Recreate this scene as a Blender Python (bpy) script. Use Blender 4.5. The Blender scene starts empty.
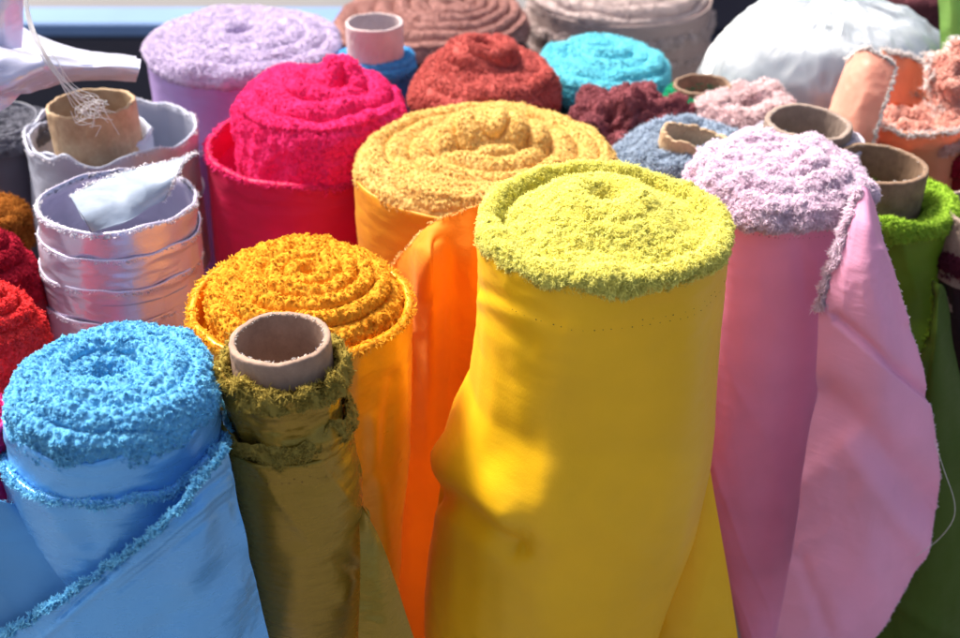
import bpy, math
import numpy as np
from mathutils import Vector
rng = np.random.default_rng(11)
scene = bpy.context.scene
COL = scene.collection
# ------------------------------------------------------------------ camera geometry
F = 1333.0; TH = math.radians(32); ZC = 1.71
def ray(px, py):
    a = (px-480)/F; b = -(py-319)/F
    return a, math.cos(TH)+b*math.sin(TH), -math.sin(TH)+b*math.cos(TH)
def at_z(px, py, z):
    d = ray(px, py); t = (z-ZC)/d[2]; return d[0]*t, d[1]*t
def at_y(px, py, Y):
    d = ray(px, py); t = Y/d[1]; return d[0]*t, ZC+d[2]*t
def project(P):
    x = P[..., 0]; y = P[..., 1]; z = P[..., 2]-ZC
    dep = y*math.cos(TH)-z*math.sin(TH); up = y*math.sin(TH)+z*math.cos(TH)
    return 480+F*x/dep, 319-F*up/dep
# ------------------------------------------------------------------ noise
_perm = rng.permutation(256); _perm = np.concatenate([_perm, _perm])
_g = rng.normal(size=(256, 3)); _g /= np.linalg.norm(_g, axis=1)[:, None]
_cell = rng.random((256, 3))
def _h(i, j, k): return _perm[_perm[_perm[i & 255]+(j & 255)]+(k & 255)]
def perlin(P):
    sh = P.shape[:-1]; P = P.reshape(-1, 3); I = np.floor(P).astype(int); f = P-I
    u = f*f*f*(f*(f*6-15)+10); out = 0
    for a in (0, 1):
        for b in (0, 1):
            for c in (0, 1):
                g = _g[_h(I[:, 0]+a, I[:, 1]+b, I[:, 2]+c)]
                d = ((f-np.array([a, b, c]))*g).sum(1)
                w = (u[:, 0] if a else 1-u[:, 0])*(u[:, 1] if b else 1-u[:, 1])*(u[:, 2] if c else 1-u[:, 2])
                out = out+d*w
    return out.reshape(sh)*1.5
def fbm(P, o=3):
    s = 0; a = 1.0
    for k in range(o): s = s+a*perlin(P*(2**k)+k*17.3); a *= .5
    return s
def worley(P):
    sh = P.shape[:-1]; P = P.reshape(-1, 3); I = np.floor(P).astype(int); best = np.full(len(P), 9.0)
    for a in (-1, 0, 1):
        for b in (-1, 0, 1):
            for c in (-1, 0, 1):
                J = I+np.array([a, b, c]); q = J+_cell[_h(J[:, 0], J[:, 1], J[:, 2])]
                best = np.minimum(best, ((q-P)**2).sum(1))
    return np.sqrt(best).reshape(sh)
def worley_vec(P):
    I = np.floor(P).astype(int); best = np.full(len(P), 9.0); vec = np.zeros_like(P)
    for a in (-1, 0, 1):
        for b in (-1, 0, 1):
            for c in (-1, 0, 1):
                J = I+np.array([a, b, c]); q = J+_cell[_h(J[:, 0], J[:, 1], J[:, 2])]-P; d = (q**2).sum(1)
                k = d < best; best[k] = d[k]; vec[k] = q[k]
    return vec, np.sqrt(best)
def sstep(a, b, x):
    t = np.clip((x-a)/(b-a), 0, 1); return t*t*(3-2*t)
# ------------------------------------------------------------------ mesh helpers
def grid_faces(nu, nv, wrap):
    m = nu if wrap else nu-1
    i = np.arange(m); j = np.arange(nv-1); I, J = np.meshgrid(i, j, indexing='ij')
    I2 = (I+1) % nu
    return np.stack([I*nv+J, I2*nv+J, I2*nv+J+1, I*nv+J+1], -1).reshape(-1, 4)
def grid_normals(G, wrap):
    if wrap: du = np.roll(G, -1, 0)-np.roll(G, 1, 0)
    else: du = np.gradient(G, axis=0)
    dv = np.gradient(G, axis=1)
    n = np.cross(du, dv); return n/(np.linalg.norm(n, axis=-1, keepdims=True)+1e-12)
def build(name, parts, mats, parent=None):
    """parts: list of (verts(n,3), quads or tris array, material index)"""
    vs = []; loops = []; starts = []; mi = []; off = 0; ls = 0; sn = []
    for v, f, m, *ex in parts:
        sn.append(np.asarray(ex[0]).reshape(-1, 3) if ex else np.zeros((np.asarray(v).reshape(-1, 3).shape[0], 3)))
        v = np.asarray(v, dtype=np.float64).reshape(-1, 3); vs.append(v)
        for fa in (f if isinstance(f, list) else [f]):
            k = fa.shape[1]; loops.append((fa+off).ravel()); n = len(fa)
            starts.append(ls+np.arange(n)*k); ls += n*k; mi.append(np.full(n, m))
        off += len(v)
    V = np.concatenate(vs); L = np.concatenate(loops); S = np.concatenate(starts); M = np.concatenate(mi)
    if parent is not None: V = V-np.array(parent.location)
    me = bpy.data.meshes.new(name)
    me.vertices.add(len(V)); me.vertices.foreach_set('co', V.astype(np.float32).ravel())
    me.loops.add(len(L)); me.loops.foreach_set('vertex_index', L.astype(np.int32))
    me.polygons.add(len(S)); me.polygons.foreach_set('loop_start', S.astype(np.int32))
    me.polygons.foreach_set('material_index', M.astype(np.int32))
    me.polygons.foreach_set('use_smooth', np.ones(len(S), dtype=bool))
    for m in (mats if isinstance(mats, (list, tuple)) else [mats]): me.materials.append(m)
    sn = np.concatenate(sn)
    if np.abs(sn).max() > 0:
        at = me.attributes.new('soft_n', 'FLOAT_VECTOR', 'POINT'); at.data.foreach_set('vector', sn.astype(np.float32).ravel())
    me.update(calc_edges=True); me.validate()
    o = bpy.data.objects.new(name, me); COL.objects.link(o)
    if parent is not None: o.parent = parent
    return o
def tag(o, label=None, cat=None, group=None, kind=None):
    if label: o['label'] = label
    if cat: o['category'] = cat
    if group: o['group'] = group
    if kind: o['kind'] = kind
def thing(name, loc, label, cat, group=None):
    o = bpy.data.objects.new(name, None); COL.objects.link(o); o.location = loc; o.empty_display_size = .05
    tag(o, label, cat, group); return o
def strands(P, N, L, rad, lean=.5, curl=.6, clump=.6, cf=60., blunt=.35, down=0., cell=230., att=.4):
    """short curved tufts standing on a surface"""
    n = len(P); R = rng.normal(size=(n, 3))
    Cn = np.stack([perlin(P*cf+k*31.7) for k in range(3)], -1)
    D = N+lean*R*.5+clump*Cn*1.6; D[:, 2] -= down
    D /= np.linalg.norm(D, axis=1)[:, None]
    C = np.cross(D, rng.normal(size=(n, 3))); C /= np.linalg.norm(C, axis=1)[:, None]+1e-9
    W = np.cross(D, C)
    ln = L*(.55+.9*rng.random((n, 1))); rd = rad*(.7+.6*rng.random((n, 1)))
    T = [0, .4, .75, 1]; RR = [1, 1.05, .85, blunt]; V = np.zeros((n, 4, 2, 3)); rd = rd*1.15
    ph = rng.random(n)*6.28; pull, dist = worley_vec(P*cell); pull = pull/cell*att; ln = ln*(1.15-.4*np.clip(dist, 0, 1))[:, None]
    sd = np.cos(ph)[:, None]*C+np.sin(ph)[:, None]*W; s2 = -np.sin(ph)[:, None]*C+np.cos(ph)[:, None]*W
    for a, (t, rr) in enumerate(zip(T, RR)):
        c = P-N*.0008+ln*(D*(t-.2*curl*t*t)+C*curl*t*t*.7+W*curl*.35*math.sin(t*4))+pull*t**.7
        side = sd*math.cos(t*1.3)+s2*math.sin(t*1.3)
        V[:, a, 0] = c-rd*rr*side; V[:, a, 1] = c+rd*rr*side
    base = np.arange(n)[:, None]*8; q = [base+np.array([[a*2, a*2+1, a*2+3, a*2+2]]) for a in range(3)]
    SN = N+pull*cell*-.5+np.array([0, 0, .45]); SN = SN/np.linalg.norm(SN, axis=1)[:, None]
    return V.reshape(-1, 3), np.stack(q, 1).reshape(-1, 4), np.repeat(SN, 8, 0)
def sample(G, N, wrap, count, weight=None):
    """area-weighted random points on a grid surface"""
    A = np.roll(G, -1, 0) if wrap else G[1:]; G0 = G if wrap else G[:-1]; N0 = N if wrap else N[:-1]
    a = A[:, :-1]-G0[:, :-1]; b = G0[:, 1:]-G0[:, :-1]
    ar = np.linalg.norm(np.cross(a, b), axis=-1)
    if weight is not None: ar = ar*(weight if wrap else weight[:-1])[:, :-1]
    p = ar.ravel()/ar.sum(); idx = rng.choice(len(p), size=int(count), p=p)
    u = rng.random((len(idx), 1)); v = rng.random((len(idx), 1))
    Pt = G0[:, :-1].reshape(-1, 3)[idx]+a.reshape(-1, 3)[idx]*u+b.reshape(-1, 3)[idx]*v
    return Pt, N0[:, :-1].reshape(-1, 3)[idx]
# ------------------------------------------------------------------ materials
def nt(name):
    m = bpy.data.materials.new(name); m.use_nodes = True; t = m.node_tree; t.nodes.clear(); return m, t
def pile_mat(name, c, c2=None, transl=.3, scale=90.):
    m, t = nt(name); N = t.nodes; L = t.links
    c2 = c2 or tuple(x*.8 for x in c)
    pale = lambda q: tuple(min(.97, x**.86*1.02) for x in q)
    c, c2 = pale(c), pale(c2); c2 = tuple(.6*x+.4*y for x, y in zip(c, c2))
    co = N.new('ShaderNodeTexCoord'); no = N.new('ShaderNodeTexNoise'); no.inputs['Scale'].default_value = scale; no.inputs['Detail'].default_value = 3
    L.new(co.outputs['Object'], no.inputs['Vector'])
    r = N.new('ShaderNodeValToRGB'); r.color_ramp.elements[0].position = .33; r.color_ramp.elements[1].position = .62
    r.color_ramp.elements[0].color = (*c2, 1); r.color_ramp.elements[1].color = (*c, 1); L.new(no.outputs[0], r.inputs[0])
    p = N.new('ShaderNodeBsdfDiffuse'); L.new(r.outputs[0], p.inputs['Color'])
    ge = N.new('ShaderNodeNewGeometry'); at = N.new('ShaderNodeAttribute'); at.attribute_name = 'soft_n'
    s1 = N.new('ShaderNodeVectorMath'); s1.operation = 'SCALE'; s1.inputs['Scale'].default_value = .45; L.new(ge.outputs['Normal'], s1.inputs[0])
    s2 = N.new('ShaderNodeVectorMath'); s2.operation = 'ADD'; L.new(s1.outputs[0], s2.inputs[0]); L.new(at.outputs['Vector'], s2.inputs[1])
    s3 = N.new('ShaderNodeVectorMath'); s3.operation = 'NORMALIZE'; L.new(s2.outputs[0], s3.inputs[0]); L.new(s3.outputs[0], p.inputs['Normal'])
    tr = N.new('ShaderNodeBsdfTranslucent'); L.new(r.outputs[0], tr.inputs['Color'])
    mx = N.new('ShaderNodeMixShader'); mx.inputs[0].default_value = transl+.1
    L.new(p.outputs[0], mx.inputs[1]); L.new(tr.outputs[0], mx.inputs[2])
    o = N.new('ShaderNodeOutputMaterial'); L.new(mx.outputs[0], o.inputs[0]); return m
def cloth_mat(name, c, rough=.45, spec=.4, sheen=.03, transl=.12, metal=0., c2=None, weave=1400., aniso=0., crease=.45):
    m, t = nt(name); N = t.nodes; L = t.links
    c2 = c2 or tuple(x*.86 for x in c)
    co = N.new('ShaderNodeTexCoord')
    no = N.new('ShaderNodeTexNoise'); no.inputs['Scale'].default_value = 9; no.inputs['Detail'].default_value = 5
    L.new(co.outputs['Object'], no.inputs['Vector'])
    r = N.new('ShaderNodeValToRGB'); r.color_ramp.elements[0].position = .35; r.color_ramp.elements[1].position = .65
    r.color_ramp.elements[0].color = (*c2, 1); r.color_ramp.elements[1].color = (*c, 1); L.new(no.outputs[0], r.inputs[0])
    p = N.new('ShaderNodeBsdfPrincipled'); p.inputs['Roughness'].default_value = rough; p.inputs['Specular IOR Level'].default_value = spec
    p.inputs['Metallic'].default_value = metal; p.inputs['Sheen Weight'].default_value = sheen; p.inputs['Sheen Roughness'].default_value = .5
    p.inputs['Anisotropic'].default_value = aniso
    L.new(r.outputs[0], p.inputs['Base Color'])
    # weave: fine threads drawn out along the roll + slubs + small creases
    mp = N.new('ShaderNodeMapping'); mp.inputs['Scale'].default_value = (1, 1, .25); L.new(co.outputs['Object'], mp.inputs[0])
    w = N.new('ShaderNodeTexNoise'); w.inputs['Scale'].default_value = weave; w.inputs['Detail'].default_value = 1; L.new(mp.outputs[0], w.inputs['Vector'])
    mp2 = N.new('ShaderNodeMapping'); mp2.inputs['Scale'].default_value = (1, 1, 3.5); L.new(co.outputs['Object'], mp2.inputs[0])
    w2 = N.new('ShaderNodeTexNoise'); w2.inputs['Scale'].default_value = 55; w2.inputs['Detail'].default_value = 4; L.new(mp2.outputs[0], w2.inputs['Vector'])
    b1 = N.new('ShaderNodeBump'); b1.inputs['Strength'].default_value = .35; b1.inputs['Distance'].default_value = .0004; L.new(w.outputs[0], b1.inputs['Height'])
    b2 = N.new('ShaderNodeBump'); b2.inputs['Strength'].default_value = crease; b2.inputs['Distance'].default_value = .0012; L.new(w2.outputs[0], b2.inputs['Height'])
    L.new(b1.outputs[0], b2.inputs['Normal']); L.new(b2.outputs[0], p.inputs['Normal'])
    rr = N.new('ShaderNodeMapRange'); rr.inputs['To Min'].default_value = rough-.08; rr.inputs['To Max'].default_value = rough+.12
    L.new(w2.outputs[0], rr.inputs['Value']); L.new(rr.outputs[0], p.inputs['Roughness'])
    tr = N.new('ShaderNodeBsdfTranslucent'); L.new(r.outputs[0], tr.inputs['Color'])
    mx = N.new('ShaderNodeMixShader'); mx.inputs[0].default_value = transl
    L.new(p.outputs[0], mx.inputs[1]); L.new(tr.outputs[0], mx.inputs[2])
    o = N.new('ShaderNodeOutputMaterial'); L.new(mx.outputs[0], o.inputs[0]); return m
def card_mat(name, c, c2):
    m, t = nt(name); N = t.nodes; L = t.links
    co = N.new('ShaderNodeTexCoord')
    no = N.new('ShaderNodeTexNoise'); no.inputs['Scale'].default_value = 60; no.inputs['Detail'].default_value = 6; no.inputs['Roughness'].default_value = .7
    L.new(co.outputs['Object'], no.inputs['Vector'])
    r = N.new('ShaderNodeValToRGB'); r.color_ramp.elements[0].position = .3; r.color_ramp.elements[1].position = .7
    r.color_ramp.elements[0].color = (*c2, 1); r.color_ramp.elements[1].color = (*c, 1); L.new(no.outputs[0], r.inputs[0])
    f = N.new('ShaderNodeTexNoise'); f.inputs['Scale'].default_value = 700; f.inputs['Detail'].default_value = 2; L.new(co.outputs['Object'], f.inputs['Vector'])
    mxc = N.new('ShaderNodeMixRGB'); mxc.blend_type = 'MULTIPLY'; mxc.inputs[0].default_value = .15
    L.new(r.outputs[0], mxc.inputs[1]); L.new(f.outputs[0], mxc.inputs[2])
    p = N.new('ShaderNodeBsdfPrincipled'); p.inputs['Roughness'].default_value = .75; p.inputs['Specular IOR Level'].default_value = .3
    L.new(mxc.outputs[0], p.inputs['Base Color'])
    b = N.new('ShaderNodeBump'); b.inputs['Strength'].default_value = .5; b.inputs['Distance'].default_value = .0006; L.new(no.outputs[0], b.inputs['Height']); L.new(b.outputs[0], p.inputs['Normal'])
    o = N.new('ShaderNodeOutputMaterial'); L.new(p.outputs[0], o.inputs[0]); return m
def flat_mat(name, c, rough=.6, scale=20, metal=0, var=.75):
    m, t = nt(name); N = t.nodes; L = t.links
    co = N.new('ShaderNodeTexCoord'); no = N.new('ShaderNodeTexNoise'); no.inputs['Scale'].default_value = scale; no.inputs['Detail'].default_value = 5
    L.new(co.outputs['Object'], no.inputs['Vector'])
    r = N.new('ShaderNodeValToRGB'); r.color_ramp.elements[0].color = (*[x*var for x in c], 1); r.color_ramp.elements[1].color = (*c, 1)
    L.new(no.outputs[0], r.inputs[0]); p = N.new('ShaderNodeBsdfPrincipled'); p.inputs['Roughness'].default_value = rough; p.inputs['Metallic'].default_value = metal
    L.new(r.outputs[0], p.inputs['Base Color']); o = N.new('ShaderNodeOutputMaterial'); L.new(p.outputs[0], o.inputs[0]); return m
CARD = card_mat('cardboard', (.30, .19, .12), (.16, .095, .06))
CARD_WARM = card_mat('warm_cardboard', (.42, .275, .20), (.28, .175, .125))
CARD_PALE = card_mat('pale_cardboard', (.62, .45, .28), (.40, .25, .14))
CARD_GREY = card_mat('grey_cardboard', (.36, .27, .22), (.23, .165, .13))
HOLE = flat_mat('needle_hole', (.12, .05, .01), .9)
# ------------------------------------------------------------------ the roll builder
def lobef(th, lob):
    s = 1.0
    for k, a, p in lob: s = s+a*np.cos(k*th+p)
    return s
class Roll:
    def __init__(self, name, label, top, r, ztop, walls, lob=(), sy=1.0, Y0=None, cat='fabric roll', kindname='fabric_roll'):
        """top: pixel of the centre of its top, r: half width in pixels, ztop: height in metres"""
        X, Y = at_z(top[0], top[1], ztop)
        if Y0: Y = Y0
        dep = Y*math.cos(TH)-(ztop-ZC)*math.sin(TH)
        self.X, self.Y, self.z = X, Y, ztop; self.R = r/F*dep; self.lob = lob; self.sy = sy
        st = []
        for (py, xl, xr) in walls:
            a, z = at_y(xl, py, Y); b, _ = at_y(xr, py, Y); st.append((z, (a+b)/2, (b-a)/2))
        st = sorted(st); z0, c0, r0 = st[0]
        st = [(0.0, c0, r0)]+st if z0 > .05 else st
        self.st = np.array(st)
        self.root = thing(kindname, (X, Y, 0), label, cat, 'rolls of cloth standing on end')
    def axis(self, z):
        return np.interp(z, self.st[:, 0], self.st[:, 1]), np.interp(z, self.st[:, 0], self.st[:, 2])
    def wall(self, mat, ztop, dr=0., wr=.003, folds=(), holes=None, name='fabric_wrap', nz=170, nt_=300, zbot=0., seed=0., wf=(9, 9, 3), thick=.003, ribs=None, lip=0., fringe=None, dX=0., dY=0., wavy=0., open_top=False, crk=1.):
        zv = max(.45, zbot) if zbot < .45 else zbot
        zz = np.concatenate([np.linspace(ztop, zv, nz), np.linspace(zv, zbot, 6)[1:]]) if zbot < zv else np.linspace(ztop, zv, nz)
        th = np.linspace(0, 2*np.pi, nt_, endpoint=False)
        T, Z = np.meshgrid(th, zz, indexing='ij')
        cx, r = self.axis(Z); cx = cx+dX*1.0; r = r+dr
        lf = lobef(T, self.lob)
        x = cx+r*lf*np.cos(T); y = self.Y+dY+r*lf*self.sy*np.sin(T)
        G = np.stack([x, y, Z], -1); nrm = np.stack([np.cos(T), np.sin(T), 0*T], -1)
        Q = G*np.array(wf)+seed
        att = sstep(0, .05, ztop-Z)*.8+.2
        d = wr*fbm(Q, 3)*att
        near = np.exp(-(ztop-Z)/.045)
        d = d+crk*.0011*(1-2.4*np.abs(perlin(G*np.array([26, 26, 95])+seed+4)))*(.15+near)
        d = d+crk*.0016*fbm(G*np.array([24, 24, 4.5])+seed+8, 2)*sstep(0, .12, ztop-Z)
        tw = Z*14+T*2.2+1.2*perlin(G*6+seed)          # slack diagonal pulls in the cloth
        d = d+crk*.0013*np.exp(-((tw % 2.4)-1.2)**2/.05)*np.clip(perlin(G*7+seed+13)*1.6, 0, 1)
        if ribs is not None:
            for (dz, amp, w) in ribs:
                zz_ = Z-(ztop-dz)-.004*np.sin(T*1.0+dz*40)
                d = d+amp*np.exp(-(zz_/w)**2)
        G = G+nrm*d[..., None]
        if folds:
            px, py = project(G); front = (T > np.pi)
            for (x0, y0, x1, y1, w, amp, asym) in folds:
                ux, uy = x1-x0, y1-y0; ll = math.hypot(ux, uy); ux /= ll; uy /= ll
                t = np.clip((px-x0)*ux+(py-y0)*uy, 0, ll); ex = px-(x0+ux*t); ey = py-(y0+uy*t)
                side = (px-x0)*(-uy)+(py-y0)*ux; dd = np.hypot(ex, ey)
                ww = np.where(side > 0, w*asym, w)
                G = G+nrm*(amp*np.exp(-(dd/ww)**2)*front)[..., None]
        if wavy: G[..., 2] += wavy*fbm(np.stack([np.cos(T)*1.7, np.sin(T)*1.7, 0*T+seed], -1), 2)*np.exp(-(ztop-Z)/.03)
        # turn the top edge in and back down so the cloth has a real thickness
        inn = G[:, :1]+np.stack([-np.cos(th)*thick, -np.sin(th)*thick, 0*th+0.0012], -1)[:, None]
        inn1 = G[:, :1]+np.stack([-np.cos(th)*thick*.4, -np.sin(th)*thick*.4, 0*th+0.0016], -1)[:, None]
        depth_in = .16 if open_top else .03
        inn2 = inn+np.array([0, 0, -depth_in])
        inn3 = inn+np.array([0, 0, -.01])
        G2 = np.concatenate([inn2, inn3, inn, inn1, G], 1)[:, ::1]
        G2 = G2[:, ::-1]       # bottom -> top ordering gives outward normals
        nv = G2.shape[1]; f = grid_faces(len(th), nv, True)
        parts = [(G2, f, 0)]; mats = [mat]
        if holes:
            hv = []; hf = []; k = 0
            for (dz, a0, a1, n) in holes:
                for q in range(n):
                    a = a0+(a1-a0)*(q+.3*rng.random())/n; i = int((a % (2*np.pi))/(2*np.pi)*nt_) % nt_
                    zq = ztop-dz+.0006*rng.normal(); j = int(np.argmin(abs(zz-zq)))
                    c = G[i, j]; n_ = nrm[i, j]; tt = np.array([-n_[1], n_[0], 0]); c = c+n_*.0002
                    s = .0005*(.6+.8*rng.random())
                    pts = [c+tt*s*math.cos(w)+np.array([0, 0, 1])*s*.8*math.sin(w) for w in np.linspace(0, 2*np.pi, 6, endpoint=False)]
                    hv += pts+[c+n_*.0003]; hf += [[k+w, k+(w+1) % 6, k+6] for w in range(6)]; k += 7
            parts.append((np.array(hv), np.array(hf), 1)); mats.append(HOLE)
        if fringe:
            cnt, L_, rad_, fm, down = fringe
            ii = rng.integers(0, len(th), cnt); P = G[ii, 0]+(G[(ii+1) % len(th), 0]-G[ii, 0])*rng.random((cnt, 1))
            P = P-np.stack([np.cos(th[ii]), np.sin(th[ii]), 0*ii], -1)*thick*rng.random((cnt, 1))
            N = np.stack([np.cos(th[ii])*.8, np.sin(th[ii])*.8, .5+.5*rng.random(cnt)-down], -1); N /= np.linalg.norm(N, axis=1)[:, None]
            P[:, 2] -= .003*rng.random(cnt)
            v, fs, sn = strands(P, N, L_, rad_, lean=.9, curl=.8); parts.append((v, fs, len(mats), sn)); mats.append(fm)
        self.wallG = G; self.wallth = th; self.wallz = zz
        return build(name, parts, mats, self.root)
    def pile(self, mat, prof, tufts, L=.004, rad=.0006, layers=5, ridge=.003, lump=.004, lf=22, nub=.0015, nf=230, off=(0, 0), bumps=(), nr=120, nt_=360, name='fleece_pile', dX=0., dY=0., scale=1., curl=.7, clump=.7, blunt=.4, cf=70, seed=0., tilt=(0, 0), lean=.5, dz=0., lobes=None):
        """prof: (radius fraction, height relative to ztop in m) from the centre out and down the side"""
        L *= .72; nt_ = int(nt_*1.4); nr = int(nr*1.4); nub *= 1.15
        pr = np.array(prof, float); R = self.R*scale*.965
        # smooth the profile with a Catmull-Rom spline
        seg = []
        for i in range(len(pr)-1):
            p0 = pr[max(i-1, 0)]; p1 = pr[i]; p2 = pr[i+1]; p3 = pr[min(i+2, len(pr)-1)]
            for t in np.linspace(0, 1, 12, endpoint=False):
                seg.append(.5*((2*p1)+(-p0+p2)*t+(2*p0-5*p1+4*p2-p3)*t*t+(-p0+3*p1-3*p2+p3)*t**3))
        seg.append(pr[-1]); seg = np.array(seg); s = np.concatenate([[0], np.cumsum(np.hypot(np.diff(seg[:, 0])*R, np.diff(seg[:, 1])))])
        S = np.linspace(0, s[-1], nr); rf = np.maximum(np.interp(S, s, seg[:, 0]), 0); zf = np.interp(S, s, seg[:, 1])
        th = np.linspace(0, 2*np.pi, nt_, endpoint=False)
        T, RF = np.meshgrid(th, rf, indexing='ij'); ZF = np.broadcast_to(zf, T.shape); SS = np.broadcast_to(S, T.shape)
        lob = self.lob if lobes is None else lobes
        lf_ = 1+(lobef(T, lob)-1)*np.clip(RF, 0, 1)
        k = 1-np.clip(RF, 0, 1)**1.5
        cxw, _ = self.axis(self.z)
        cx = self.X+dX
        x = cx+off[0]*k+RF*R*lf_*np.cos(T); y = self.Y+dY+off[1]*k+RF*R*lf_*self.sy*np.sin(T)
        z = self.z+dz+ZF+tilt[0]*(x-cx)+tilt[1]*(y-self.Y)
        for (bx, by, sx, sy_, an, amp) in bumps:
            ux = (x-cx-bx)*math.cos(an)+(y-self.Y-dY-by)*math.sin(an); uy = -(x-cx-bx)*math.sin(an)+(y-self.Y-dY-by)*math.cos(an)
            z = z+amp*np.exp(-(ux/sx)**2-(uy/sy_)**2)*(1-sstep(.95, 1.02, RF))
        G = np.stack([x, y, z], -1); N = -grid_normals(G, True)
        N[:, 0] = N[:, 1]
        if N[..., 2].mean() < 0: N = -N
        u = RF*layers-T/(2*np.pi)+.22*perlin(G*np.array([18, 18, 6])+seed)
        rg = (np.sqrt(np.abs(np.sin(np.pi*u)))-.6)*1.5
        rg = rg*sstep(.02, .2, RF)
        band = (ZF < zf.max()-.02)*(RF > .9)
        disp = ridge*rg*np.where(band, .3, 1)+lump*fbm(G*lf+seed, 3)*sstep(0, .15, RF)
        if nub: disp = disp+nub*(1-1.5*worley(G*nf))
        G = G+N*disp[..., None]
        if pr[0, 0] < .01: G[:, 0] = G[:, 0].mean(0)
        N2 = grid_normals(G, True); N2[:, 0] = N2[:, 2]
        if (N2*N).sum(-1).mean() < 0: N2 = -N2
        f = grid_faces(nt_, nr, True)[:, ::-1]
        N3 = N2+np.array([0, 0, .45]); N3 /= np.linalg.norm(N3, axis=-1, keepdims=True)
        parts = [(G, f, 0, N3)]
        if tufts:
            wgt = np.where(np.sin(T) > .3, .8, 1.0)*(.35+np.clip(rg*.8, -.1, .7)+.15)
            P, Nn = sample(G, N2, True, int(tufts*2.3), wgt)
            v, fs, sn = strands(P, Nn, L, min(rad*.8, .00050), lean=lean, curl=curl, clump=clump, blunt=blunt, cf=cf)
            parts.append((v, fs, 0, sn))
        return build(name, parts, [mat], self.root)
def tube(root, ctr, r, h, mat, wallt=.0045, tilt=(0, 0), crush=0., rough=.0006, name='cardboard_tube', depth=None, sy=1., torn=0, seed=0., cover=None, lobs=()):
    """a cardboard core: outer wall, rounded rim and inner wall; ctr is the centre of the rim"""
    th = np.linspace(0, 2*np.pi, 160, endpoint=False); n = len(th)
    depth = depth or h
    prof = [(0, -h*k) for k in np.linspace(1, .05, 22)]+[(0, -.0012), (-.0007, -.0003), (-.0018, 0), (-wallt+.0014, 0), (-wallt+.0005, -.0004), (-wallt, -.0015)]+[(-wallt, -depth*k) for k in np.linspace(.03, 1, 30)]
    J0 = 22
    G = np.zeros((n, len(prof), 3))
    for j, (dr, dz) in enumerate(prof):
        cr = 1+crush*fbm(np.stack([np.cos(th)*1.2, np.sin(th)*1.2, 0*th+seed+dz*4], -1), 2)
        for k, a, p in lobs: cr = cr+a*np.cos(k*th+p)
        rr = (r+dr)*cr+rough*fbm(np.stack([np.cos(th)*14, np.sin(th)*14, 0*th+dz*300+seed], -1), 3)
        G[:, j, 0] = rr*np.cos(th); G[:, j, 1] = rr*np.sin(th)*sy
        G[:, j, 2] = dz+(crush*.12*fbm(np.stack([np.cos(th)*1.5, np.sin(th)*1.5, 0*th+seed+9], -1), 3)+rough*1.1*fbm(np.stack([np.cos(th)*9, np.sin(th)*9, 0*th+seed], -1), 4))*math.exp(dz/.02)
    # spiral winding seam pressed into the inner and outer wall
    for j, (dr, dz) in enumerate(prof):
        if dz < -.001:
            ph = (th/(2*np.pi)+dz*9) % 1; s = np.exp(-((ph-.5)/.010)**2)*.0011
            G[:, j, 0] += (s if dr < -.003 else -s)*np.cos(th); G[:, j, 1] += (s if dr < -.003 else -s)*np.sin(th)
    G[..., 2] += G[..., 0]*tilt[0]+G[..., 1]*tilt[1]
    G[..., 0] -= (G[..., 2])*tilt[0]*.9; G[..., 1] -= (G[..., 2])*tilt[1]*.9
    G = G+np.array(ctr)
    parts = [(G, grid_faces(n, len(prof), True), 0)]; mats = [mat]
    if torn:
        ii = rng.integers(0, n, torn); P = G[ii, J0+3]+(G[ii, J0+4]-G[ii, J0+3])*rng.random((torn, 1))
        N = np.stack([np.cos(th[ii])*.3, np.sin(th[ii])*.3, np.ones(torn)], -1); N /= np.linalg.norm(N, axis=1)[:, None]
        v, f, sn = strands(P, N, .0012, .0003, lean=1.6, curl=1.2); parts.append((v, f, 1, sn)); mats.append(cover or PAPER)
    return build(name, parts, mats, root)
PAPER = flat_mat('torn_paper', (.62, .55, .50), .8)
def catmull(C, n):
    """C: (k,...) control points -> n samples"""
    k = len(C); t = np.linspace(0, k-1, n); i = np.clip(np.floor(t).astype(int), 0, k-2); f = (t-i).reshape((-1,)+(1,)*(C.ndim-1))
    p0 = C[np.maximum(i-1, 0)]; p1 = C[i]; p2 = C[i+1]; p3 = C[np.minimum(i+2, k-1)]
    return .5*((2*p1)+(-p0+p2)*f+(2*p0-5*p1+4*p2-p3)*f*f+(-p0+3*p1-3*p2+p3)*f**3)
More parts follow.
